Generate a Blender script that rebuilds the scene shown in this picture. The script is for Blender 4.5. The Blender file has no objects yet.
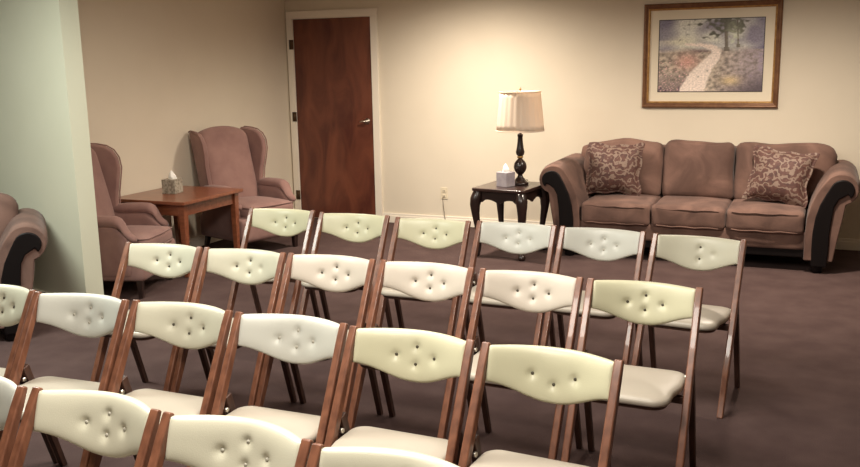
import bpy, bmesh, math, random
from mathutils import Vector, Matrix, noise
random.seed(7)
C = bpy.context.scene.collection
SC = bpy.context.scene
PI = math.pi
R = math.radians

# ------------------------------------------------------------------ materials
def mat(name, col, rough=.6, metal=0, col2=None, nscale=8, detail=4, stretch=(1,1,1), bump=0, bscale=80,
        spec=.5, sheen=0, coat=0, contrast=(.3,.7), emit=None, trans=0, coords='Object', rough2=None, dist=0):
    m = bpy.data.materials.new(name); m.use_nodes = True
    nt = m.node_tree; b = nt.nodes['Principled BSDF']
    b.inputs['Base Color'].default_value = (*col, 1)
    b.inputs['Roughness'].default_value = rough; b.inputs['Metallic'].default_value = metal
    b.inputs['Specular IOR Level'].default_value = spec
    b.inputs['Sheen Weight'].default_value = sheen
    b.inputs['Coat Weight'].default_value = coat
    if trans: b.inputs['Transmission Weight'].default_value = trans
    tc = nt.nodes.new('ShaderNodeTexCoord'); mp = nt.nodes.new('ShaderNodeMapping')
    nt.links.new(tc.outputs[coords], mp.inputs['Vector']); mp.inputs['Scale'].default_value = stretch
    if col2:
        n = nt.nodes.new('ShaderNodeTexNoise'); n.inputs['Scale'].default_value = nscale; n.inputs['Detail'].default_value = detail
        n.inputs['Distortion'].default_value = dist
        r = nt.nodes.new('ShaderNodeValToRGB')
        r.color_ramp.elements[0].position = contrast[0]; r.color_ramp.elements[1].position = contrast[1]
        r.color_ramp.elements[0].color = (*col, 1); r.color_ramp.elements[1].color = (*col2, 1)
        nt.links.new(mp.outputs[0], n.inputs['Vector']); nt.links.new(n.outputs['Fac'], r.inputs[0])
        nt.links.new(r.outputs[0], b.inputs['Base Color'])
    if bump:
        n2 = nt.nodes.new('ShaderNodeTexNoise'); n2.inputs['Scale'].default_value = bscale; n2.inputs['Detail'].default_value = 3
        bp = nt.nodes.new('ShaderNodeBump'); bp.inputs['Strength'].default_value = bump; bp.inputs['Distance'].default_value = .01
        nt.links.new(mp.outputs[0], n2.inputs['Vector']); nt.links.new(n2.outputs['Fac'], bp.inputs['Height'])
        nt.links.new(bp.outputs[0], b.inputs['Normal'])
    return m

M = {}
M['wall'] = mat('wall_paint', (.74,.665,.54), .75, col2=(.72,.645,.52), nscale=3, bump=.08, bscale=120, spec=.25)
M['partition'] = mat('wall_paint_cool_light', (.62,.60,.47), .7, col2=(.60,.58,.45), nscale=3, bump=.08, bscale=120, spec=.25)  # same paint as the walls, cool light tinted into its colour
M['ceiling'] = mat('ceiling_paint', (.62,.55,.45), .9)
M['trim'] = mat('trim_paint', (.84,.77,.66), .45)
M['carpet'] = mat('carpet', (.074,.046,.043), .95, col2=(.098,.063,.058), nscale=5, detail=8, bump=.6, bscale=260, spec=.1, contrast=(.35,.7))
M['door'] = mat('door_veneer', (.085,.020,.012), .42, col2=(.185,.055,.028), nscale=2.2, detail=7, stretch=(2.2,2.2,.7), contrast=(.32,.68), coat=.15, dist=1.2)
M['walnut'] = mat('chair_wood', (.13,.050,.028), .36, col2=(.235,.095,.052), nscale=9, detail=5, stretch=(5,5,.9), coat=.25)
M['walnut_shaded'] = mat('chair_wood_shaded', (.045,.020,.014), .5, col2=(.075,.032,.020), nscale=9, stretch=(5,5,.9))  # same chair wood, shade on rear legs and under seats put into the colour
M['cherry'] = mat('table_wood', (.16,.045,.020), .3, col2=(.26,.085,.04), nscale=6, stretch=(1,6,6), coat=.3)
M['espresso'] = mat('espresso_wood', (.014,.007,.006), .32, col2=(.026,.012,.010), nscale=10, coat=.3)
M['scroll'] = mat('black_wood', (.006,.004,.004), .45, spec=.2)
M['espresso_top'] = mat('espresso_table_top', (.03,.014,.012), .28, col2=(.05,.024,.02), nscale=10, coat=.3)
M['sofa'] = mat('sofa_microfibre', (.105,.060,.048), .85, col2=(.205,.118,.092), nscale=4, detail=5, bump=.15, bscale=150, sheen=.08, spec=.2, contrast=(.35,.68), dist=.8)
M['mauve'] = mat('mauve_velvet', (.225,.125,.110), .8, col2=(.30,.175,.150), nscale=6, bump=.15, bscale=200, sheen=.15, spec=.2)
M['metal'] = mat('satin_metal', (.7,.66,.58), .28, 1)
M['darkmetal'] = mat('dark_metal', (.10,.06,.035), .45, .8)
M['gold'] = mat('gilt', (.55,.33,.12), .35, .6, col2=(.38,.20,.07), nscale=30, bump=.2, bscale=60)
M['framewood'] = mat('frame_bronze', (.14,.060,.028), .35, .3, col2=(.22,.105,.048), nscale=20, stretch=(1,1,1))
M['mat'] = mat('mat_board', (.78,.70,.55), .8)
M['plastic'] = mat('ivory_plastic', (.72,.64,.48), .4)
M['slot'] = mat('slot_dark', (.03,.02,.02), .6)
M['tissue'] = mat('tissue_paper', (.92,.90,.85), .9)
M['boxlilac'] = mat('tissue_box_lilac', (.33,.29,.33), .6, col2=(.44,.40,.42), nscale=20)
M['boxgrey'] = mat('tissue_box_grey', (.20,.17,.13), .6, col2=(.40,.36,.29), nscale=55, contrast=(.4,.6))
M['button'] = mat('button_dark', (.06,.05,.03), .5)
M['button_pale'] = mat('button_pale', (.42,.40,.33), .5)
M['rubber'] = mat('rubber', (.02,.018,.018), .7)
def vinyl(n, c):
    m = mat(n, c, .38, col2=tuple(x*.94 for x in c), nscale=5, bump=.08, bscale=300, spec=.45)
    return m
V = {'cream': vinyl('vinyl_cream', (.58,.56,.44)), 'yellow': vinyl('vinyl_yellowed', (.58,.56,.39)),
     'white': vinyl('vinyl_white', (.57,.57,.51)), 'pink': vinyl('vinyl_pinkish', (.60,.54,.46)), 'seat': vinyl('vinyl_seat', (.44,.39,.32))}

def pillow_mat():
    m = bpy.data.materials.new('paisley_fabric'); m.use_nodes = True
    nt = m.node_tree; b = nt.nodes['Principled BSDF']; b.inputs['Roughness'].default_value = .7; b.inputs['Sheen Weight'].default_value = .05
    tc = nt.nodes.new('ShaderNodeTexCoord')
    n = nt.nodes.new('ShaderNodeTexNoise'); n.inputs['Scale'].default_value = 15; n.inputs['Detail'].default_value = 3; n.inputs['Distortion'].default_value = 2.2
    w = nt.nodes.new('ShaderNodeTexWave'); w.wave_type = 'RINGS'; w.inputs['Scale'].default_value = 6; w.inputs['Distortion'].default_value = 14; w.inputs['Detail'].default_value = 2; w.inputs['Detail Scale'].default_value = 2.2
    r1 = nt.nodes.new('ShaderNodeValToRGB'); e = r1.color_ramp
    e.elements[0].position = .30; e.elements[0].color = (.055,.022,.018,1)
    e.elements[1].position = .62; e.elements[1].color = (.105,.042,.032,1)
    x = e.elements.new(.75); x.color = (.20,.13,.095,1)
    r2 = nt.nodes.new('ShaderNodeValToRGB'); r2.color_ramp.elements[0].position = .62; r2.color_ramp.elements[0].color = (0,0,0,1); r2.color_ramp.elements[1].position = .85; r2.color_ramp.elements[1].color = (.75,.75,.75,1)
    mx = nt.nodes.new('ShaderNodeMix'); mx.data_type = 'RGBA'
    L = nt.links
    L.new(tc.outputs['Object'], n.inputs['Vector']); L.new(tc.outputs['Object'], w.inputs['Vector'])
    L.new(n.outputs['Fac'], r1.inputs[0]); L.new(w.outputs['Fac'], r2.inputs[0])
    L.new(r2.outputs[0], mx.inputs[0]); L.new(r1.outputs[0], mx.inputs[6]); mx.inputs[7].default_value = (.25,.18,.14,1)
    L.new(mx.outputs[2], b.inputs['Base Color'])
    return m
M['paisley'] = pillow_mat()

def shade_mat():
    m = bpy.data.materials.new('lamp_shade_fabric'); m.use_nodes = True
    nt = m.node_tree; b = nt.nodes['Principled BSDF']
    b.inputs['Base Color'].default_value = (.88,.78,.66,1); b.inputs['Roughness'].default_value = .85
    t = nt.nodes.new('ShaderNodeBsdfTranslucent'); t.inputs['Color'].default_value = (.85,.68,.5,1)
    mx = nt.nodes.new('ShaderNodeMixShader'); mx.inputs[0].default_value = .35
    nt.links.new(b.outputs[0], mx.inputs[1]); nt.links.new(t.outputs[0], mx.inputs[2])
    nt.links.new(mx.outputs[0], nt.nodes['Material Output'].inputs['Surface'])
    return m
M['shade'] = shade_mat()

def attr_mat(name, attr, rough=.5, coat=0):
    m = bpy.data.materials.new(name); m.use_nodes = True
    nt = m.node_tree; b = nt.nodes['Principled BSDF']
    a = nt.nodes.new('ShaderNodeAttribute'); a.attribute_name = attr
    nt.links.new(a.outputs['Color'], b.inputs['Base Color']); b.inputs['Roughness'].default_value = rough
    b.inputs['Coat Weight'].default_value = coat; b.inputs['Coat Roughness'].default_value = .03
    return m

# ------------------------------------------------------------------ mesh helpers
def link(name, me, m, parent=None, smooth=True):
    o = bpy.data.objects.new(name, me); C.objects.link(o)
    if m: me.materials.append(m)
    if smooth:
        for p in me.polygons: p.use_smooth = True
    if parent: o.parent = parent
    return o
def from_bm(name, bm, m, parent=None, bevel=0, seg=3, sub=0, smooth=True):
    bmesh.ops.recalc_face_normals(bm, faces=bm.faces)
    me = bpy.data.meshes.new(name); bm.to_mesh(me); bm.free()
    o = link(name, me, m, parent, smooth)
    if bevel:
        b = o.modifiers.new('bevel', 'BEVEL'); b.width = bevel; b.segments = seg; b.limit_method = 'ANGLE'; b.angle_limit = R(35); b.harden_normals = True
    if sub:
        s = o.modifiers.new('sub', 'SUBSURF'); s.levels = sub; s.render_levels = sub
    return o
def tag(o, label, cat, group=None):
    o['label'] = label; o['category'] = cat
    if group: o['group'] = group
    return o
def thing(name, label, cat, loc=(0,0,0), rz=0, group=None):
    o = bpy.data.objects.new(name, None); C.objects.link(o); o.empty_display_size = .1
    o.location = loc; o.rotation_euler = (0,0,rz)
    return tag(o, label, cat, group)
def add_box(bm, c, s, rotm=None):
    r = bmesh.ops.create_cube(bm, size=1)
    for v in r['verts']:
        p = Vector((v.co.x*s[0], v.co.y*s[1], v.co.z*s[2]))
        if rotm: p = rotm @ p
        v.co = p + Vector(c)
    return r['verts']
def add_bar(bm, a, b, w0, d0, w1=None, d1=None, up=Vector((1,0,0))):
    """rectangular tapered bar a->b, w along `up`, d the other way"""
    w1 = w0 if w1 is None else w1; d1 = d0 if d1 is None else d1
    a = Vector(a); b = Vector(b); t = (b-a).normalized(); u = (up - t*up.dot(t)).normalized(); v = t.cross(u)
    vs = []
    for p, w, d in ((a,w0,d0),(b,w1,d1)):
        for sx, sy in ((-1,-1),(1,-1),(1,1),(-1,1)):
            vs.append(bm.verts.new(p + u*sx*w/2 + v*sy*d/2))
    bm.faces.new(vs[:4]); bm.faces.new(vs[4:][::-1])
    for i in range(4): bm.faces.new((vs[i], vs[(i+1)%4], vs[4+(i+1)%4], vs[4+i]))
def add_tube(bm, pts, rad, n=10, cap=True):
    pts = [Vector(p) for p in pts]; rings = []
    rr = rad if isinstance(rad, (list,tuple)) else [rad]*len(pts)
    prev = None
    for i, p in enumerate(pts):
        t = (pts[min(i+1,len(pts)-1)] - pts[max(i-1,0)]).normalized()
        if prev is None: u = t.orthogonal().normalized()
        else: u = (prev - t*prev.dot(t)).normalized()
        prev = u; v = t.cross(u)
        rings.append([bm.verts.new(p + (u*math.cos(2*PI*k/n) + v*math.sin(2*PI*k/n))*rr[i]) for k in range(n)])
    for a, b in zip(rings, rings[1:]):
        for k in range(n): bm.faces.new((a[k], a[(k+1)%n], b[(k+1)%n], b[k]))
    if cap: bm.faces.new(rings[0][::-1]); bm.faces.new(rings[-1])
def add_lathe(bm, prof, n=28, c=(0,0,0), flute=0, nf=0, cap=True):
    rings = []
    for r, z in prof:
        ring = []
        for k in range(n):
            a = 2*PI*k/n; q = r*(1 + (flute*abs(math.cos(nf*a/2)) if nf else 0))
            ring.append(bm.verts.new((c[0]+q*math.cos(a), c[1]+q*math.sin(a), c[2]+z)))
        rings.append(ring)
    for a, b in zip(rings, rings[1:]):
        for k in range(n): bm.faces.new((a[k], a[(k+1)%n], b[(k+1)%n], b[k]))
    if cap: bm.faces.new(rings[0][::-1]); bm.faces.new(rings[-1])
def add_prism(bm, pts, f0, f1):
    """pts 2-D outline; f0, f1 map (a,b) to the two end positions"""
    A = [bm.verts.new(f0(*p)) for p in pts]; B = [bm.verts.new(f1(*p)) for p in pts]
    bm.faces.new(A); bm.faces.new(B[::-1]); n = len(pts)
    for i in range(n): bm.faces.new((A[i], A[(i+1)%n], B[(i+1)%n], B[i]))
def add_cushion(bm, c, s, r=.05, puff=(0,0,0), n=10, rotm=None, wob=0, seed=0, fn=None):
    """soft box: centre c, full size s, edge radius r, puff = extra bulge of the faces along each axis"""
    hx, hy, hz = s[0]/2, s[1]/2, s[2]/2
    cache = {}
    def V_(i, j, k):
        key = (i, j, k)
        if key in cache: return cache[key]
        def f(t):                                   # denser towards the edges
            u = 2*t/n - 1
            return math.copysign(1-(1-abs(u))**1.6, u)
        u = Vector((f(i), f(j), f(k)))
        p = Vector((u.x*hx, u.y*hy, u.z*hz))
        core = Vector((max(-hx+r, min(hx-r, p.x)), max(-hy+r, min(hy-r, p.y)), max(-hz+r, min(hz-r, p.z))))
        d = p - core
        if d.length > 1e-6:
            d.normalize(); p = core + d*r
        q = Vector(((1-u.y**2)*(1-u.z**2)*puff[0]*u.x, (1-u.x**2)*(1-u.z**2)*puff[1]*u.y, (1-u.x**2)*(1-u.y**2)*puff[2]*u.z))
        p += q
        if wob: p += noise.noise_vector(Vector((p.x*5+seed*7.3, p.y*5, p.z*5)))*wob
        if fn: p = fn(p, u)
        if rotm: p = rotm @ p
        v = bm.verts.new(p + Vector(c)); cache[key] = v
        return v
    def quad(a,b,c_,d): bm.faces.new((V_(*a),V_(*b),V_(*c_),V_(*d)))
    for i in range(n):
        for j in range(n):
            quad((i,j,0),(i,j+1,0),(i+1,j+1,0),(i+1,j,0)); quad((i,j,n),(i+1,j,n),(i+1,j+1,n),(i,j+1,n))
            quad((i,0,j),(i+1,0,j),(i+1,0,j+1),(i,0,j+1)); quad((i,n,j),(i,n,j+1),(i+1,n,j+1),(i+1,n,j))
            quad((0,i,j),(0,i,j+1),(0,i+1,j+1),(0,i+1,j)); quad((n,i,j),(n,i+1,j),(n,i+1,j+1),(n,i,j+1))
def kids(o): return [c for c in bpy.data.objects if c.parent == o]
def copy_tree(o, loc, rz, label, group=None):
    r = o.copy(); C.objects.link(r); r.location = loc; r.rotation_euler = (0,0,rz); r['label'] = label
    if group: r['group'] = group
    for ch in kids(o):
        c = ch.copy(); C.objects.link(c); c.parent = r
        for g in kids(ch):
            d = g.copy(); C.objects.link(d); d.parent = c
    return r
def struct(name, boxes, m, parent=None, bevel=0):
    bm = bmesh.new()
    for c, s in boxes: add_box(bm, c, s)
    o = from_bm(name, bm, m, parent, bevel=bevel, seg=2, smooth=bool(bevel))
    if not parent: o['kind'] = 'structure'
    return o
def span(x0,x1,y0,y1,z0,z1): return (((x0+x1)/2,(y0+y1)/2,(z0+z1)/2),(x1-x0,y1-y0,z1-z0))

# ------------------------------------------------------------------ the room
XL = -5.31; CEIL = 2.50; XR = 2.6; YF = -10.6; XLL = -9.0
PA = R(14); PF = Vector((-4.541,-3.902,0)); PB = Vector((-4.489,-3.794,0)); PD = Vector((-math.cos(PA),math.sin(PA),0))   # end corners and run of the slanted partition
PY1 = -3.56
DX0, DX1, DH = -5.215, -4.30, 2.12                # door leaf
struct('floor', [span(XLL-.1,XR+.1,YF-.1,.1,-.1,0)], M['carpet'])
struct('ceiling', [span(XLL-.1,XR+.1,YF-.1,.1,CEIL,CEIL+.1)], M['ceiling'])
struct('wall_back', [span(XL-.1,XR+.1,0,.1,0,CEIL)], M['wall'])
struct('wall_left', [span(XL-.1,XL,PY1,0,0,CEIL)], M['wall'])
bm = bmesh.new(); add_prism(bm, [(0,0),(1,0),(1,1),(0,1)], lambda a,b: (PF*(1-b)+PB*b)+PD*4.9*a, lambda a,b: (PF*(1-b)+PB*b)+PD*4.9*a+Vector((0,0,CEIL)))
from_bm('wall_partition', bm, M['partition'], smooth=False)['kind'] = 'structure'
struct('wall_far_left', [span(XLL-.1,XLL,YF,-1.5,0,CEIL)], M['wall'])
struct('wall_right', [span(XR,XR+.1,YF,0,0,CEIL)], M['wall'])
struct('wall_front', [span(XLL,XR,YF-.1,YF,0,CEIL)], M['wall'])
def baseboard(name, b1, b2): return struct(name, [b1,b2], M['trim'], bevel=.004)
baseboard('baseboard_back', span(DX1+.085,XR,-.014,0,0,.10), span(DX1+.085,XR,-.020,0,0,.075))
baseboard('baseboard_left', span(XL,XL+.014,PY1,0,0,.10), span(XL,XL+.020,PY1,0,0,.075))
bm = bmesh.new(); pn = Vector((-PD.y, PD.x, 0))
if pn.y > 0: pn = -pn
add_prism(bm, [(0,0),(1,0),(1,1),(0,1)], lambda a,b: PF+pn*.016*b+PD*4.8*a, lambda a,b: PF+pn*.016*b+PD*4.8*a+Vector((0,0,.10)))
from_bm('baseboard_partition', bm, M['trim'], smooth=False)['kind'] = 'structure'

# door (closed) with casing
d = struct('door_1', [span(DX0,DX1,-.012,.03,.008,DH)], M['door'], bevel=.003)
bm = bmesh.new()
for (x0,x1,z0,z1) in ((XL+.022,DX0-.006,0,DH+.006),(DX1+.006,DX1+.082,0,DH+.006),(XL+.022,DX1+.082,DH+.006,DH+.082)):
    add_box(bm, *span(x0,x1,-.028,0,z0,z1))
for (x0,x1,z0,z1) in ((DX0-.006,DX0-.001,0,DH+.001),(DX1+.001,DX1+.006,0,DH+.001),(DX0-.006,DX1+.006,DH+.001,DH+.006)):
    add_box(bm, *span(x0,x1,-.018,0,z0,z1))
from_bm('casing', bm, M['trim'], d, bevel=.004, seg=2)
bm = bmesh.new()
hx, hz = DX1-.065, 1.06
add_lathe(bm, [(.001,0),(.032,.001),(.032,.008),(.012,.012),(.012,.045),(.001,.045)], 20)
for v in bm.verts: v.co = Vector((hx+v.co.x, -.012-v.co.z, hz+v.co.y))
add_tube(bm, [(hx,-.05,hz),(hx-.03,-.055,hz+.002),(hx-.07,-.052,hz-.004)], [.011,.010,.007], 10)
from_bm('door_handle', bm, M['metal'], d)
for z in (1.86, 1.10, .25):
    bm = bmesh.new(); add_tube(bm, [(DX0-.003,-.03,z-.05),(DX0-.003,-.03,z+.05)], .008, 10)
    add_box(bm, *span(DX0-.045,DX0-.004,-.034,-.012,z-.05,z+.05))
    from_bm('hinge', bm, M['darkmetal'], d)

# wall outlet with its plug
o = thing('wall_outlet', 'ivory electrical outlet low on the cream wall between door and lamp table', 'outlet', (-3.515,0,.335))
bm = bmesh.new(); add_box(bm, (0,-.003,0), (.075,.006,.118)); from_bm('cover_plate', bm, M['plastic'], o, bevel=.002)
for dz in (-.028,.028):
    bm = bmesh.new(); add_box(bm, (0,-.008,dz), (.034,.005,.03))
    s_ = from_bm('socket', bm, M['plastic'], o, bevel=.002)
    bm = bmesh.new(); add_box(bm, (-.007,-.011,dz), (.004,.002,.014)); add_box(bm, (.007,-.011,dz), (.004,.002,.014)); from_bm('slot', bm, M['slot'], s_, smooth=False)

# ------------------------------------------------------------------ folding chairs
TOPZ, LEAN = .78, .533
PXC = .2190                                   # post centre
def post_pt(z, off=0):                        # y on the post line
    return -(TOPZ - z)*LEAN + off
def make_chair():
    t = thing('folding_chair', '', 'folding chair', group='wooden folding chairs set out in rows')
    pd = Vector((0, -LEAN, -1)).normalized()
    for s in (-1, 1):
        bm = bmesh.new()
        x = s*PXC
        # side profile of the long leg: slim rounded tip, broad middle, tapered foot
        prof = [(0,.020),(.05,.029),(.25,.036),(.48,.042),(.62,.036),(.78,.028)]
        L = prof[-1][0]; nrm = Vector((0, pd.z, -pd.y))
        P0 = Vector((x, post_pt(TOPZ), TOPZ))
        ringsL = []
        for dz, w in prof:
            q = Vector((x, post_pt(TOPZ-dz), TOPZ-dz))
            ringsL.append([bm.verts.new(q + Vector((sx*.0145,0,0)) + nrm*sy*w/2*1.0) for sx, sy in ((-1,-1),(1,-1),(1,1),(-1,1))])
        for v in ringsL[-1]: v.co.z = 0
        bm.faces.new(ringsL[0]); bm.faces.new(ringsL[-1][::-1])
        for a, b in zip(ringsL, ringsL[1:]):
            for i in range(4): bm.faces.new((a[i], a[(i+1)%4], b[(i+1)%4], b[i]))
        from_bm('front_leg', bm, M['walnut'], t, bevel=.006, seg=3)
        # rear leg
        bm = bmesh.new()
        xr = s*(PXC-.004)
        zt = .50; yt = post_pt(zt) + .028
        add_bar(bm, (xr, yt, zt), (xr, .035, 0), .026, .034, .024, .030)
        for v in bm.verts:
            if v.co.z < .03: v.co.z = 0
        from_bm('rear_leg', bm, M['walnut_shaded'], t, bevel=.004, seg=2)
        bm = bmesh.new(); add_tube(bm, [(s*(PXC-.024), post_pt(.47)+.022, .452),(s*(PXC-.0135), post_pt(.47)+.022, .452)], .009, 12)
        from_bm('hinge', bm, M['metal'], t)
    bm = bmesh.new(); add_bar(bm, (-PXC+.012, -.21, .384), (PXC-.012, -.21, .384), .024, .030, up=Vector((0,1,0)))
    from_bm('crossbar', bm, M['walnut_shaded'], t, bevel=.004, seg=2)
    # seat pad outline, half width as function of y
    def outline(shr, n=10):
        pts = []
        hb, hf, yb, yf = .197-shr, .178-shr, -.045-shr, -.408+shr
        rb, rf = max(.02,.055-shr*.3), max(.02,.065-shr*.3)
        def arc(cx, cy, r, a0, a1): return [(cx+r*math.cos(a0+(a1-a0)*i/n), cy+r*math.sin(a0+(a1-a0)*i/n)) for i in range(n+1)]
        right = arc(hf-rf, yf+rf, rf, -PI/2, 0) + [(hf, -.29), (hf+.006, -.26), (hb-.004, -.225), (hb, -.20)] + arc(hb-rb, yb-rb, rb, 0, PI/2)
        left = [(-x_, y_) for x_, y_ in reversed(right)]
        return right + left
    def layers(bm, ls):
        rs = []
        for shr, z, crown in ls: rs.append([bm.verts.new((x_, y_, z + crown)) for x_, y_ in outline(shr)])
        n = len(rs[0])
        for a, b in zip(rs, rs[1:]):
            for i in range(n): bm.faces.new((a[i], a[(i+1)%n], b[(i+1)%n], b[i]))
        return rs
    bm = bmesh.new()
    rs = layers(bm, [(.004,.412,0),(.0,.416,0),(-.002,.424,0),(.0,.434,0),(.006,.440,0),(.018,.445,0),(.05,.449,0),(.10,.451,0)])
    bm.faces.new(rs[0][::-1]); bm.faces.new(rs[-1])
    from_bm('seat', bm, V['seat'], t)
    bm = bmesh.new(); rs = layers(bm, [(.014,.396,0),(.012,.412,0)]); bm.faces.new(rs[0][::-1]); bm.faces.new(rs[-1])
    from_bm('seat_frame', bm, M['walnut_shaded'], t, smooth=False)
    return t
# backrest: grid in (u, v) on the leaning plane
BU = PXC - .012
def back_top(a): return .774 - .006*math.cos(a*PI/2)**.8 if abs(a) < 1 else .772
def back_bot(a):
    s = max(0., 1-abs(a)); k = .5-.5*math.cos(PI*min(1, s*1.05))
    return .664 - .066*(.55*k + .45*(1-a*a))
def back_surf(a, b, side, buttons):
    """a in -1..1 across, b in 0..1 up; side +1 front(-y)"""
    z = back_bot(a)*(1-b) + back_top(a)*b
    u = a*BU
    plan = .080*(1-a*a)                                     # curved in plan, middle set back
    y = post_pt(z)*.55 + plan - .006
    e = (1-abs(2*b-1)**3.2)**.5 * (1-abs(a)**14)**.5
    th = .018*e
    if side > 0:
        y -= th + .004
        for (bx, bz, dp) in buttons:
            r2 = ((u-bx)**2 + (z-bz)**2)
            y += dp*math.exp(-r2/(2*.010**2)) + dp*.45*math.exp(-r2/(2*.030**2))
        # soft pleats between neighbouring buttons
    else: y += th*.45 + .004
    return Vector((u, y, z))
BUT = {'l':(-.072,.686), 'r':(.072,.686), 't':(0,.715), 'b':(0,.657)}
def make_back(t, vin, have, dimple_only='', bm_mat='button', rnd=0, depth=.010):
    bl = [(BUT[k][0], BUT[k][1], depth if k in have else depth*.7) for k in 'lrtb' if k in have or k in dimple_only]
    nu, nv = 60, 26
    bm = bmesh.new(); g = {}
    for side in (1, -1):
        for i in range(nu+1):
            for j in range(nv+1):
                g[side,i,j] = bm.verts.new(back_surf(2*i/nu-1, j/nv, side, bl))
        for i in range(nu):
            for j in range(nv):
                q = (g[side,i,j], g[side,i+1,j], g[side,i+1,j+1], g[side,i,j+1])
                bm.faces.new(q if side > 0 else q[::-1])
    for i in range(nu):
        for j in (0, nv): bm.faces.new((g[1,i,j], g[1,i+1,j], g[-1,i+1,j], g[-1,i,j]))
    for j in range(nv):
        for i in (0, nu): bm.faces.new((g[1,i,j], g[1,i,j+1], g[-1,i,j+1], g[-1,i,j]))
    b = from_bm('backrest', bm, vin, t)
    for k in have:
        x, z = BUT[k]
        vv = (z-back_bot(x/BU))/(back_top(x/BU)-back_bot(x/BU))
        p = back_surf(x/BU, vv, 1, bl)
        bm = bmesh.new(); add_lathe(bm, [(.001,.004),(.004,.0035),(.0062,.001),(.0062,-.002),(.001,-.002)], 12)
        for v in bm.verts: v.co = Vector((p.x+v.co.x, p.y-.001-v.co.z, p.z+v.co.y))
        from_bm('button', bm, M[bm_mat], b)
    return b

proto = make_chair()
G = 'wooden folding chairs set out in rows'
rowA, rowB, rowC, rowD = -3.66, -4.80, -5.76, -6.64
# id, x, y, angle, vinyl, buttons, dimples only, button material, label
CH = [
 ('A1',-3.095,-3.665, 2.0,'yellow','lrtb','','button','folding chair with creamy back at the far left end of the rearmost row'),
 ('A2',-2.568,-3.690, 1.6,'yellow','lrtb','','button','wooden folding chair with creamy back in the rearmost row, in line with the brown door'),
 ('A3',-2.043,-3.715, 1.0,'yellow','lrtb','','button','folding chair with cream back, third from left in the rearmost row'),
 ('A4',-1.544,-3.692,-1.0,'white','lrtb','','button_pale','white-backed wooden folding chair in the rearmost row, directly in front of the dark lamp table'),
 ('A5',-1.056,-3.712,-2.6,'white','lrtb','','button_pale','white-backed wooden folding chair with pale buttons, before the left end of the brown sofa'),
 ('A6',-0.550,-3.775,-5.5,'cream','tb','r','button','folding chair with two dark buttons and an empty dimple, right end of rearmost row'),
 ('B1',-3.072,-4.815, 2.6,'cream','lrtb','','button','folding chair at the left end of second row from back, before the mauve armchair'),
 ('B2',-2.590,-4.795, 2.0,'cream','ltb','r','button','pale-backed folding chair second from left in the second row from back'),
 ('B3',-2.109,-4.780, 0.6,'pink','lrtb','','button','wooden folding chair with pinkish white back, third from left in second row from back'),
 ('B4',-1.615,-4.782,-1.5,'pink','lrtb','','button','wooden folding chair with warm cream back, fourth from left in second row from back'),
 ('B5',-1.120,-4.798,-2.6,'pink','lrtb','','button','wooden folding chair with pinkish cream back, second from right in second row from back'),
 ('B6',-0.635,-4.819,-1.5,'yellow','lrtb','','button','folding chair with yellowed back and four buttons, right end of second row from back'),
 ('C0',-3.186,-5.765, 2.0,'cream','lrtb','','button','folding chair cut by the left photo edge in the second row from front'),
 ('C1',-2.706,-5.760, 3.0,'white','lrtb','','button_pale','wooden folding chair with pale buttons, in front of the end of the partition wall'),
 ('C2',-2.222,-5.738, 0.0,'cream','lrtb','','button','folding chair with cream back in second row from front, between two white-backed chairs'),
 ('C3',-1.733,-5.742, 0.8,'white','lrtb','','button_pale','folding chair with whitish back and pale buttons, third from right in second row from front'),
 ('C4',-1.245,-5.762,-0.9,'yellow','lrtb','','button','wooden folding chair with yellowish back and four dark buttons in second row from front'),
 ('C5',-0.750,-5.785,-3.4,'yellow','lrb','','button','wooden folding chair with only three dark buttons, right end of the second row from front'),
 ('D0',-2.310,-6.628, 2.0,'white','lrtb','','button_pale','wooden folding chair of the nearest row, mostly cut off at the lower left photo corner'),
 ('D1',-1.822,-6.617,-1.6,'cream','lrtb','','button_pale','folding chair in the nearest row, the only one there whose whole padded back shows'),
 ('D2',-1.338,-6.636,-2.2,'cream','lrtb','','button_pale','folding chair second from right in the nearest row, back touching lower photo edge'),
 ('D3',-0.862,-6.668,-2.6,'cream','lrtb','','button_pale','nearest wooden folding chair of all, only its top rail and left post in view'),
]
for i, (cid, x, y, a, vn, have, dim, bmm, lab) in enumerate(CH):
    # every chair: own copy of frame parts, own backrest (its buttons differ)
    x += .004
    if i == 0:
        t = proto; t.location = (x,y,0); t.rotation_euler = (0,0,R(a)); t['label'] = lab
        frame_parts = kids(t)
    else:
        t = proto.copy(); C.objects.link(t); t.location = (x,y,0); t.rotation_euler = (0,0,R(a)); t['label'] = lab
        for ch in frame_parts:
            c = ch.copy(); C.objects.link(c); c.parent = t
    make_back(t, V[vn], have, dim, bmm)

# ------------------------------------------------------------------ sofa
SW = 1.76                                     # inside width between the arms
def sofa_arm_profile():
    """closed outline (x outward, z up) of the rolled arm"""
    rc, zc, xc = .122, .668, .245
    pts = [(0,.10),(0,.30),(.010,.44),(.034,.54),(.072,.63),(.112,.700)]
    for i in range(14):
        a = R(150 - i*17); pts.append((xc + rc*math.cos(a)*1.05, zc + rc*math.sin(a)))
    pts += [(.285,.545),(.270,.44),(.245,.30),(.215,.10)]
    return pts
def scroll_outline():
    """dark wood S band on the arm front, running down into the foot"""
    xc, zc = .250, .655
    out = [(.062,.055),(.056,.18),(.058,.32),(.072,.44),(.100,.54),(.140,.625)]
    for i in range(13):
        a = R(158 - i*17); out.append((xc + .080*math.cos(a)*1.05, zc + .080*math.sin(a)))
    inn = [(.290,.625),(.258,.605),(.228,.585),(.200,.53),(.186,.42),(.178,.30),(.178,.18),(.170,.055)]
    return out + inn
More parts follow.
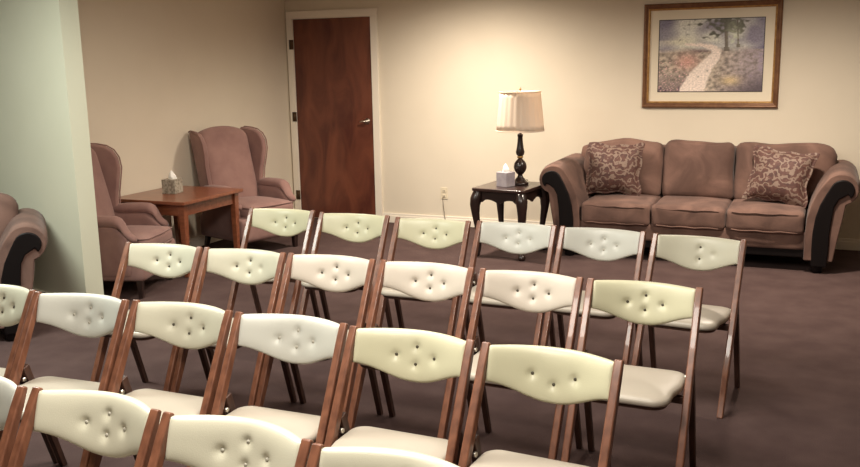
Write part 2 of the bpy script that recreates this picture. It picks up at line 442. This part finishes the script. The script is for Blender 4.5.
def make_sofa(loc, rz, label):
    t = thing('sofa', label, 'sofa', loc, rz)
    H = SW/2
    # origin on the floor at the back centre; the front looks to -y
    bm = bmesh.new()
    add_cushion(bm, (0,-.50,.245), (SW+.06,.94,.15), .02, n=8)
    base = from_bm('base', bm, M['sofa'], t)
    bm = bmesh.new(); add_box(bm, *span(-H-.06,H+.06,-.955,-.06,.11,.18)); from_bm('base_rail', bm, M['scroll'], t, bevel=.01)
    bm = bmesh.new(); add_cushion(bm, (0,-.13,.51), (SW+.40,.20,.76), .07, n=10)
    from_bm('back_frame', bm, M['sofa'], t)
    w = SW/3
    for i in range(3):
        bm = bmesh.new(); add_cushion(bm, (-H+w*(i+.5), -.60, .385), (w-.004,.80,.185), .040, (0,.012,.014), 14, wob=.008, seed=i)
        c = from_bm('seat_cushion', bm, M['sofa'], t)
        for zz in (.312,.452):
            bm = bmesh.new()
            xa, xb = -H+w*i+.03, -H+w*(i+1)-.03
            pts = [(xa,-.94,zz),(xa+.02,-.985,zz)] + [(xa+.02+(xb-xa-.04)*k/8, -.998-.010*math.sin(PI*k/8), zz+.004*math.sin(k*2+i)) for k in range(9)] + [(xb-.02,-.985,zz),(xb,-.94,zz)]
            add_tube(bm, pts, .0055, 6); from_bm('piping', bm, M['sofa'], c)
    # back cushions: outer ones reach over the arms
    xs = [-H-.12, -H+w-.005, -H+2*w+.005, H+.21]
    for i in range(3):
        wd = xs[i+1]-xs[i]
        def fn(p, u, i=i):
            zz = (p.z+.24)/.48
            p.z += .010*math.cos(p.x*11+i*2)*max(0,zz) - .006*abs(u.x)**6*max(0,zz)
            if i == 0 and u.x < 0: p.z -= .045*u.x**4*max(0,zz)
            if i == 2 and u.x > 0: p.z -= .045*u.x**4*max(0,zz)
            return p
        bm = bmesh.new()
        add_cushion(bm, ((xs[i]+xs[i+1])/2, -.335, .685), (wd-.006,.24,.50), .060, (0,.045,.012), 18, Matrix.Rotation(R(-9),3,'X'), wob=.014, seed=i+4, fn=fn)
        from_bm('back_cushion', bm, M['sofa'], t)
    for s in (-1, 1):
        bm = bmesh.new(); pr = sofa_arm_profile()
        # arm rises a little towards the back and flares outward
        ny = 10; rings = []
        for k in range(ny+1):
            f = k/ny; y = -.985 + f*.93; lift = .010*f; sw = .0
            edge = min(f, 1-f)*.93; sh = 1 - .045*max(0, 1-edge/.03)
            rings.append([bm.verts.new((s*(H + .105 + (px_-.105)*sh), y, pz*(1 - (1-sh)*.4) + lift*(pz/.8)**2)) for px_, pz in pr])
        for a, b in zip(rings, rings[1:]):
            for q in range(len(pr)): bm.faces.new((a[q], a[(q+1)%len(pr)], b[(q+1)%len(pr)], b[q]))
        bm.faces.new(rings[0]); bm.faces.new(rings[-1][::-1])
        arm = from_bm('arm', bm, M['sofa'], t, bevel=.012, seg=3)
        bm = bmesh.new(); add_prism(bm, scroll_outline(), lambda a, b: (s*(H+a), -1.004, b), lambda a, b: (s*(H+a), -.975, b))
        from_bm('arm_scroll', bm, M['scroll'], arm, bevel=.009, seg=3)
        # welt around the scroll
        for y in (-.94, -.10):
            bm = bmesh.new(); x = s*(H+.06)
            add_lathe(bm, [(.030,0),(.046,.012),(.040,.03),(.054,.055),(.060,.085),(.056,.125)], 20, (x+s*.04,y,0))
            from_bm('foot', bm, M['scroll'], t)
    return t
SX = -.968
make_sofa((SX,-.03,0), 0, 'long brown sofa with three seat cushions under the framed picture')
s2 = make_sofa((-5.767,-4.667,0), R(47), 'brown sofa with black scrolled arm in front of the partition, cut by left photo edge')
s2.scale = (.95,.78,.93)

def throw_pillow(loc, rx, ry, rz, label):
    bm = bmesh.new()
    def fn(p, u):
        k = 1 + .10*(u.x*u.x*u.z*u.z) - .05*(1-u.x*u.x*u.z*u.z)
        p.x *= k; p.z *= k
        e = max(abs(u.x), abs(u.z)); p.y *= max(.12, 1-e**5)
        p.z += .008*math.sin(p.x*34)*abs(u.z)**4; p.x += .008*math.sin(p.z*30)*abs(u.x)**4
        return p
    add_cushion(bm, (0,0,0), (.47,.10,.44), .045, (0,.045,0), 18, fn=fn, wob=.012, seed=loc[0])
    o = from_bm('throw_pillow', bm, M['paisley'])
    o.location = loc; o.rotation_euler = (R(rx),R(ry),R(rz))
    tag(o, label, 'pillow', 'paisley throw pillows on the brown sofa')
throw_pillow((-1.655,-.60,.715), -14, 2, 4, 'paisley throw pillow at the left end of the brown sofa, nearer the lamp')
throw_pillow((-.300,-.64,.700), -18, 7, -10, 'paisley throw pillow leaning at the right end of the brown sofa')

# ------------------------------------------------------------------ lamp table
t = thing('end_table', 'black-brown end table with curved cabriole legs beside the sofa, carrying the lamp', 'side table', (-2.458,-1.04,0), R(-6))
TW, TD, TH = .49, .56, .60
bm = bmesh.new()
ol = []
nn = 8; rr_ = .03
for (cx, cy, a0) in ((TW/2-rr_,TD/2-rr_,0),(-TW/2+rr_,TD/2-rr_,90),(-TW/2+rr_,-TD/2+rr_,180),(TW/2-rr_,-TD/2+rr_,270)):
    for k in range(5):
        a = R(a0+k*22.5); ol.append((cx+rr_*math.cos(a), cy+rr_*math.sin(a)))
add_prism(bm, ol, lambda a,b: (a,b,TH-.028), lambda a,b: (a,b,TH)); from_bm('table_top', bm, M['espresso_top'], t, bevel=.008)
bm = bmesh.new()
# scalloped apron on four sides
def apron_pts(L):
    top = [(-L/2,TH-.028),(L/2,TH-.028)]
    low = [(L/2 - L*k/16, TH-.028-.105 + .034*abs(math.sin(PI*k/16*2))*(1 if 2<k<14 else .4)) for k in range(17)]
    return top + low
for sy in (-1,1):
    add_prism(bm, apron_pts(TW-.08), lambda a,b: (a, sy*(TD/2-.035), b), lambda a,b: (a, sy*(TD/2-.055), b))
    add_prism(bm, apron_pts(TD-.08), lambda a,b: (sy*(TW/2-.035), a, b), lambda a,b: (sy*(TW/2-.055), a, b))
from_bm('apron', bm, M['espresso'], t, bevel=.003, seg=2)
for sx in (-1,1):
    for sy in (-1,1):
        bm = bmesh.new()
        path = [(-.012,.572,.036),(.0,.54,.042),(.018,.50,.043),(.026,.45,.038),(.022,.38,.030),(.008,.28,.023),(-.006,.18,.019),(-.008,.10,.018),(.004,.05,.022),(.022,.02,.030),(.026,.0,.024)]
        dv = Vector((sx,sy,0)).normalized(); base = Vector((sx*(TW/2-.045), sy*(TD/2-.045), 0))
        pts, rad = [], []
        for i_ in range(len(path)-1):
            for k in range(3):
                f = k/3; A_, B_ = path[i_], path[i_+1]
                o_, z_, r_ = [A_[q]*(1-f)+B_[q]*f for q in range(3)]; pts.append(base + dv*o_ + Vector((0,0,z_))); rad.append(r_*1.18)
        pts.append(base + dv*path[-1][0]); rad.append(path[-1][2])
        add_tube(bm, pts, rad, 12)
        for v in bm.verts:
            if v.co.z < 0: v.co.z = 0
        from_bm('leg', bm, M['espresso'], t)

lampx, lampy = -2.39, -.98
t = thing('table_lamp', 'table lamp with dark turned base and pleated cream shade on end table', 'lamp', (lampx,lampy,TH))
bm = bmesh.new()
prof = [(.001,0),(.072,0),(.074,.014),(.066,.024),(.050,.032),(.042,.050),(.030,.062),(.022,.075),(.020,.088),(.034,.100),(.050,.125),(.057,.155),(.052,.185),(.036,.208),(.022,.222),(.018,.232)]
add_lathe(bm, prof, 28); from_bm('base', bm, M['espresso'], t)
bm = bmesh.new(); add_lathe(bm, [(.018,.230),(.026,.234),(.027,.244),(.018,.250)], 24); from_bm('gilt_ring', bm, M['gold'], t)['label'] = 'gilt ring'
bm = bmesh.new(); add_lathe(bm, [(.020,.248),(.034,.262),(.038,.285),(.030,.32),(.024,.37),(.021,.41),(.024,.42),(.024,.435),(.012,.44),(.012,.50),(.001,.50)], 24); from_bm('neck', bm, M['espresso'], t)
bm = bmesh.new()
zs = [(.200,.468),(.196,.52),(.188,.60),(.180,.68),(.174,.75),(.170,.798)]
add_lathe(bm, zs, 112, flute=.03, nf=22, cap=False)
sh = from_bm('lamp_shade', bm, M['shade'], t); sh.modifiers.new('s','SOLIDIFY').thickness = .003
bm = bmesh.new()
for rr, zz in ((.207,.468),(.176,.798)):
    bm = bmesh.new(); pts = []
    for k in range(57):
        a = 2*PI*k/56; pts.append((rr*math.cos(a), rr*math.sin(a), zz))
    add_tube(bm, pts, .005, 6)
    from_bm('shade_trim', bm, M['shade'], sh)
bm = bmesh.new()
add_tube(bm, [(0,0,.50),(0,0,.815)], .004, 8)
for k in range(3):
    a = 2*PI*k/3; add_tube(bm, [(0,0,.792),(.172*math.cos(a),.172*math.sin(a),.792)], .002, 6)
add_lathe(bm, [(.001,.808),(.009,.812),(.010,.822),(.005,.830),(.001,.834)], 12)
from_bm('finial', bm, M['gold'], t)
# cord from the lamp, behind the table, along the skirting to the outlet
bm = bmesh.new()
cp = [(lampx,lampy+.07,TH+.006),(lampx,lampy+.22,TH+.006),(-2.42,-.715,TH+.004),(-2.43,-.69,.56),(-2.44,-.64,.30),(-2.52,-.45,.10),(-2.62,-.25,.008),(-2.9,-.07,.008),(-3.3,-.045,.008),(-3.47,-.04,.03),(-3.50,-.045,.15),(-3.512,-.05,.27),(-3.515,-.03,.307)]
cpv = [Vector(q) for q in cp]; sm = []
for i_ in range(len(cpv)-1):
    p0 = cpv[max(i_-1,0)]; p1 = cpv[i_]; p2 = cpv[i_+1]; p3 = cpv[min(i_+2,len(cpv)-1)]
    for k in range(6):
        f = k/6; sm.append(.5*((2*p1)+(p2-p0)*f+(2*p0-5*p1+4*p2-p3)*f*f+(3*p1-p0-3*p2+p3)*f**3))
sm.append(cpv[-1])
for q in sm:
    if q.z < .006: q.z = .006
add_tube(bm, [q-Vector((lampx,lampy,TH)) for q in sm], .0032, 6)
from_bm('power_cord', bm, M['darkmetal'], t)

def tissue_box(loc, s, h, rz, bmat, label):
    t = thing('tissue_box', label, 'tissue box', loc, rz)
    bm = bmesh.new(); add_box(bm, (0,0,h/2), (s,s,h)); from_bm('carton', bm, M[bmat], t, bevel=.004, seg=2)
    bm = bmesh.new(); n = 22; rings = []
    for q, (r, z) in enumerate([(.034,0),(.036,.012),(.030,.030),(.020,.048),(.011,.062),(.003,.072)]):
        rings.append([bm.verts.new((r*(1+.28*math.sin(3*a+q*.5)+.12*math.sin(7*a+q))*math.cos(a), r*(.75+.2*math.cos(2*a+q))*math.sin(a), h+z-.002)) for a in [2*PI*k/n for k in range(n)]])
    for a, b in zip(rings, rings[1:]):
        for k in range(n): bm.faces.new((a[k], a[(k+1)%n], b[(k+1)%n], b[k]))
    bm.faces.new(rings[-1]); from_bm('tissue', bm, M['tissue'], t)
tissue_box((-2.475,-1.12,TH), .115, .125, R(-22), 'boxlilac', 'lilac-grey tissue box with a tissue out, beside the lamp on the dark end table')

# ------------------------------------------------------------------ left table, between the wing chairs
TX0, TX1, TY0, TY1, TZ = XL+.012, -4.555, -2.80, -2.00, .62
t = thing('wooden_side_table', 'reddish brown square wooden table between the two mauve wing chairs', 'table', ((TX0+TX1)/2,(TY0+TY1)/2,0))
w2, d2 = (TX1-TX0)/2, (TY1-TY0)/2
bm = bmesh.new(); add_box(bm, (0,0,TZ-.014), (2*w2,2*d2,.028)); from_bm('table_top', bm, M['cherry'], t, bevel=.006)
bm = bmesh.new()
for s in (-1,1):
    add_box(bm, (0, s*(d2-.06), TZ-.075), (2*w2-.12,.02,.095)); add_box(bm, (s*(w2-.06), 0, TZ-.075), (.02,2*d2-.12,.095))
from_bm('apron', bm, M['cherry'], t, bevel=.003, seg=2)
for sx in (-1,1):
    for sy in (-1,1):
        bm = bmesh.new(); add_bar(bm, (sx*(w2-.06), sy*(d2-.06), TZ-.028), (sx*(w2-.06), sy*(d2-.06), 0), .058, .058, .036, .036)
        from_bm('leg', bm, M['cherry'], t, bevel=.004, seg=2)
tissue_box((-4.985,-2.40,TZ), .125, .12, R(8), 'boxgrey', 'grey patterned tissue box with a tissue out, on the reddish wooden table')

# ------------------------------------------------------------------ wing chairs
def make_wing(loc, rz, label):
    t = thing('wing_chair', label, 'armchair', loc, rz, 'mauve wing chairs')
    # front looks to -y, origin on the floor at the centre
    m = M['mauve']
    bm = bmesh.new(); add_cushion(bm, (0,-.04,.235), (.66,.66,.21), .035, (0,.01,0), 10); from_bm('base', bm, m, t)
    bm = bmesh.new(); add_cushion(bm, (0,-.085,.385), (.50,.60,.12), .045, (.0,.012,.028), 14, wob=.004); c = from_bm('seat_cushion', bm, m, t)
    bm = bmesh.new()
    for zz in (.342,.432):
        pts = [(-.245,.16,zz),(-.245,-.34,zz),(-.225,-.378,zz),(0,-.392,zz),(.225,-.378,zz),(.245,-.34,zz),(.245,.16,zz)]
        add_tube(bm, pts, .006, 6)
    from_bm('piping', bm, m, c)
    RC = .25                                    # recline
    def fn(p, u):
        f = (p.z+.36)/.72
        p.z -= .050*abs(u.x)**2.4*max(0,f)**2
        p.y += RC*(p.z+.36)
        return p
    bm = bmesh.new(); add_cushion(bm, (0,.165,.730), (.54,.13,.74), .055, (0,.035,.01), 16, fn=fn)
    from_bm('backrest', bm, m, t)
    def lean(y, z): return y + RC*max(0, z-.40)
    for s in (-1,1):
        ol = [(.235,.42),(.10,.50),(.075,.60),(.050,.70),(.015,.80),(-.020,.89),(-.025,.97),(.000,1.03),(.050,1.065),(.12,1.08),(.20,1.085),(.235,1.07),(.235,.80),(.235,.60)]
        ol = [(lean(a,b),b) for a,b in ol]
        def fl(a, b): return .045*max(0,(lean(.2,b)-a))/.2*min(1,max(0,(b-.5)/.3))
        bm = bmesh.new()
        add_prism(bm, ol, lambda a,b: (s*(.255+fl(a,b)), a, b), lambda a,b: (s*(.305+fl(a,b)), a, b))
        wg = from_bm('wing', bm, m, t, bevel=.020, seg=4)
        bm = bmesh.new()
        add_tube(bm, [(s*(.302+fl(a,b)), a-.003, b+.002) for a,b in ol[1:12]], .006, 6)
        from_bm('piping', bm, m, wg)
        # arm: rolled pad that drops to the front of the seat
        bm = bmesh.new()
        add_cushion(bm, (s*.300,-.02,.36), (.085,.50,.40), .035, n=8, fn=lambda p,u: Vector((p.x,p.y,p.z-.12*max(0,(-p.y-.12)/.13)*max(0,u.z)) ))
        rings = []
        path = [(.20,.560,.6),(.17,.566,.9),(.05,.572,1),(-.08,.574,1),(-.15,.570,1),(-.19,.555,.98),(-.215,.525,.92),(-.235,.490,.82),(-.262,.462,.72),(-.290,.448,.62),(-.310,.440,.40)]
        for y, zc, k in path:
            rings.append([bm.verts.new((s*(.305)+.055*k*math.cos(2*PI*q/16), y, zc+.046*k*math.sin(2*PI*q/16))) for q in range(16)])
        for a, b in zip(rings, rings[1:]):
            for q in range(16): bm.faces.new((a[q], a[(q+1)%16], b[(q+1)%16], b[q]))
        bm.faces.new(rings[0]); bm.faces.new(rings[-1][::-1])
        from_bm('arm', bm, m, t)
        bm = bmesh.new(); add_bar(bm, (s*.29,-.31,.14), (s*.29,-.31,0), .05,.05,.036,.036); from_bm('leg', bm, M['espresso'], t, bevel=.004)
        bm = bmesh.new(); add_bar(bm, (s*.27,.24,.14), (s*.27,.29,0), .045,.045,.032,.032)
        for v in bm.verts: v.co.z = max(0, v.co.z)
        from_bm('leg', bm, M['espresso'], t, bevel=.004)
    return t
make_wing((-4.82,-1.59,0), R(72), 'mauve wing chair between the wooden table and the brown door, fully in view')
make_wing((-4.87,-3.20,0), R(108), 'mauve wing chair half hidden behind the end of the partition wall').scale = (1,.88,1)

# ------------------------------------------------------------------ picture
fx0, fx1, fz0, fz1 = -1.535, -.372, 1.212, 2.128
t = thing('framed_picture', 'bronze framed garden path painting with cream mat above the sofa', 'picture', ((fx0+fx1)/2,0,(fz0+fz1)/2))
W2, H2 = (fx1-fx0)/2, (fz1-fz0)/2
def ring_frame(steps, name, m, parent):
    """steps: (inset, y) from the outer edge inwards, mitred"""
    bm = bmesh.new(); rs = []
    for ins, y in steps:
        rs.append([bm.verts.new((sx*(W2-ins), y, sz*(H2-ins))) for sx, sz in ((-1,-1),(1,-1),(1,1),(-1,1))])
    for a, b in zip(rs, rs[1:]):
        for i in range(4): bm.faces.new((a[i], a[(i+1)%4], b[(i+1)%4], b[i]))
    return from_bm(name, bm, m, parent, smooth=False)
ring_frame([(0,0),(0,-.022),(.005,-.030),(.013,-.034),(.022,-.032),(.033,-.024),(.042,-.022),(.042,-.004)], 'frame', M['framewood'], t)
ring_frame([(.042,-.004),(.042,-.026),(.047,-.028),(.054,-.024),(.058,-.014),(.058,-.004)], 'inner_frame', M['gold'], t)['label'] = 'gilt inner slip'
bm = bmesh.new(); add_box(bm, (0,-.006,0), (2*(W2-.054),.008,2*(H2-.054))); from_bm('mat_board', bm, M['mat'], t, smooth=False)
# painted print: colour per vertex, generic garden path
pw, ph = W2-.140, H2-.146
NX, NZ = 190, 130
def art(u, v):
    """u 0..1 left-right, v 0..1 bottom-top"""
    n1 = noise.noise(Vector((u*6,v*6,1))); n2 = noise.noise(Vector((u*22,v*22,4))); n3 = noise.noise(Vector((u*60,v*60,9)))
    def mixc(a,b,f): f = max(0,min(1,f)); return tuple(a[i]*(1-f)+b[i]*f for i in range(3))
    c = mixc((.30,.28,.34),(.60,.60,.56), .45+n1*.9 + .45*math.exp(-((u-.33)**2)/.03))       # hazy backdrop
    c = mixc(c, (.62,.60,.50), math.exp(-((v-.70)**2)/.006)*math.exp(-((u-.2)**2)/.05)*.8)
    g = (.62+n1*.03) - v                                                     # ground
    if g > 0:
        gc = mixc((.27,.24,.21),(.55,.49,.42), .5+n2*1.3)
        gc = mixc(gc, (.58,.38,.33), math.exp(-((u-.28)**2/.012+(v-.42)**2/.012))*.9)     # pink flower bed
        gc = mixc(gc, (.18,.13,.16), (.32-v)*3*(1 if u<.36 else 0)*(.6+n2))
        gc = mixc(gc, (.62,.44,.44), max(0,n3*2-.35)*(1 if (u<.3 and v<.42) else .25))
        gc = mixc(gc, (.36,.31,.37), (u-.55)*2.2*(.7+n2*.7))
        gc = mixc(gc, (.16,.13,.15), max(0,(u-.5))*2*max(0,.32-v)*4)
        gc = mixc(gc, (.60,.50,.33), math.exp(-((u-.70)**2/.008+(v-.15)**2/.004))*.85)
        gc = mixc(gc, (.20,.13,.14), math.exp(-((u-.40)**2/.012+(v-.575)**2/.0012))*.9)
        c = mixc(c, gc, g*14)
    # winding path
    best = 9
    PP = [(.33,-.02,.125),(.38,.16,.10),(.47,.36,.065),(.545,.48,.050),(.565,.55,.040),(.52,.61,.028),(.42,.645,.018),(.26,.66,.008)]
    for (x0,y0,w0),(x1,y1,w1) in zip(PP,PP[1:]):
        dx, dy = x1-x0, (y1-y0)*.7; f = max(0,min(1,((u-x0)*dx+(v-y0)*.7*dy)/(dx*dx+dy*dy)))
        best = min(best, math.hypot(u-x0-dx*f, (v-y0)*.7-dy*f) - (w0*(1-f)+w1*f))
    c = mixc(c, (.70,.63,.58), .5 - (best + n2*.012)/.02)
    # trees
    for tx, tw, tb in ((.655,.020,.56),(.765,.012,.60)):
        k = (tw + (.01 if v<tb+.05 else 0) - abs(u-tx-(v-.6)*(-.05)))/.008
        if v > tb: c = mixc(c, (.20,.17,.15), k)
    fol = n2*1.3 + n1*.8 + 1.9*math.exp(-((u-.62)**2/.05+(v-.93)**2/.026)) - .80
    c = mixc(c, (.17,.17,.14), fol*1.8)
    c = mixc(c, (.68,.72,.58), (math.exp(-((u-.72)**2/.004+(v-.76)**2/.03)))*.6*(.7+n2))
    c = mixc(c, (.22,.20,.28), max(0,(u-.84))*6*(v>.58)*(.7+n1))
    c = mixc(c, (.20,.19,.26), max(0,(.22-u))*2.6*(v>.72))
    return tuple(max(.01,(x*(1+.22*n3))**1.5*1.55) for x in c)
me = bpy.data.meshes.new('print')
vs = [(-pw+2*pw*i/NX, -.0112, -ph+2*ph*j/NZ) for j in range(NZ+1) for i in range(NX+1)]
fs = [(j*(NX+1)+i, j*(NX+1)+i+1, (j+1)*(NX+1)+i+1, (j+1)*(NX+1)+i) for j in range(NZ) for i in range(NX)]
me.from_pydata(vs, [], fs)
ca = me.color_attributes.new('paint', 'FLOAT_COLOR', 'POINT')
for j in range(NZ+1):
    for i in range(NX+1): ca.data[j*(NX+1)+i].color = (*art(i/NX, j/NZ), 1)
link('print', me, attr_mat('print_ink', 'paint', .5, coat=.9), t, smooth=False)
bm = bmesh.new()
for s in (-1,1):
    add_box(bm, (s*(pw+.003),-.0115,0), (.006,.004,2*ph+.012)); add_box(bm, (0,-.0115,s*(ph+.003)), (2*pw+.012,.004,.006))
from_bm('mat_bevel', bm, M['slot'], t, smooth=False)

# ------------------------------------------------------------------ light
def spot(loc, tgt, power, col, size=130, blend=.5, rad=.06):
    l = bpy.data.lights.new('downlight', 'SPOT'); l.energy = power; l.color = col; l.spot_size = R(size); l.spot_blend = blend; l.shadow_soft_size = rad
    o = bpy.data.objects.new('downlight', l); C.objects.link(o); o.location = loc
    o.rotation_euler = (Vector(tgt)-Vector(loc)).to_track_quat('-Z','Y').to_euler()
def area(loc, tgt, power, col, sx, sy):
    l = bpy.data.lights.new('area_light', 'AREA'); l.energy = power; l.color = col; l.shape = 'RECTANGLE'; l.size = sx; l.size_y = sy
    o = bpy.data.objects.new('area_light', l); C.objects.link(o); o.location = loc
    o.rotation_euler = (Vector(tgt)-Vector(loc)).to_track_quat('-Z','Y').to_euler()
WARM = (1,.87,.72); NEUT = (1,.93,.83); COOL = (.93,1,.92)
spot((-3.0,-1.25,CEIL-.03), (-3.0,-1.0,0), 380, WARM, 160, 1, .10)
spot((-.4,-1.8,CEIL-.03), (-.4,-1.6,0), 400, WARM, 160, 1, .10)
spot((-3.5,-3.0,CEIL-.03), (-3.9,-2.8,0), 130, WARM, 160, 1, .10)
area((-1.3,-6.9,CEIL-.02), (-1.3,-6.9,0), 80, NEUT, 1.2, .6)
area((-1.6,-5.1,CEIL-.02), (-1.6,-5.1,0), 62, NEUT, 1.2, .6)  # unseen fill light, added above the rows to brighten the rear chair backs
area((-4.3,-5.5,CEIL-.02), (-4.3,-5.5,0), 90, COOL, 1.2, .6)  # unseen cool light, added here to brighten the partition face
w = bpy.data.worlds.new('world'); SC.world = w; w.use_nodes = True
w.node_tree.nodes['Background'].inputs[0].default_value = (1,.9,.8,1); w.node_tree.nodes['Background'].inputs[1].default_value = .15

# ------------------------------------------------------------------ camera
F_PX = 902.089
Rv = Vector((0.91754562, 0.39719513, -0.01860284)); Dv = Vector((0.05896945, -0.18219185, -0.98149311)); Fv = Vector((-0.39323357, 0.89946771, -0.19059171))
cam = bpy.data.cameras.new('camera'); co = bpy.data.objects.new('camera', cam); C.objects.link(co)
cam.sensor_fit = 'HORIZONTAL'; cam.sensor_width = 36; cam.lens = F_PX/860*36; cam.clip_start = .05
m4 = Matrix((( Rv.x, -Dv.x, -Fv.x, 0),(Rv.y, -Dv.y, -Fv.y, -8.42434),(Rv.z, -Dv.z, -Fv.z, 1.69102),(0,0,0,1)))
co.matrix_world = m4
SC.camera = co
SC.view_settings.view_transform = 'Standard'; SC.view_settings.look = 'None'
SC.view_settings.exposure = 0; SC.view_settings.gamma = 1; SC.view_settings.use_curve_mapping = False
SC.cycles.use_denoising = True
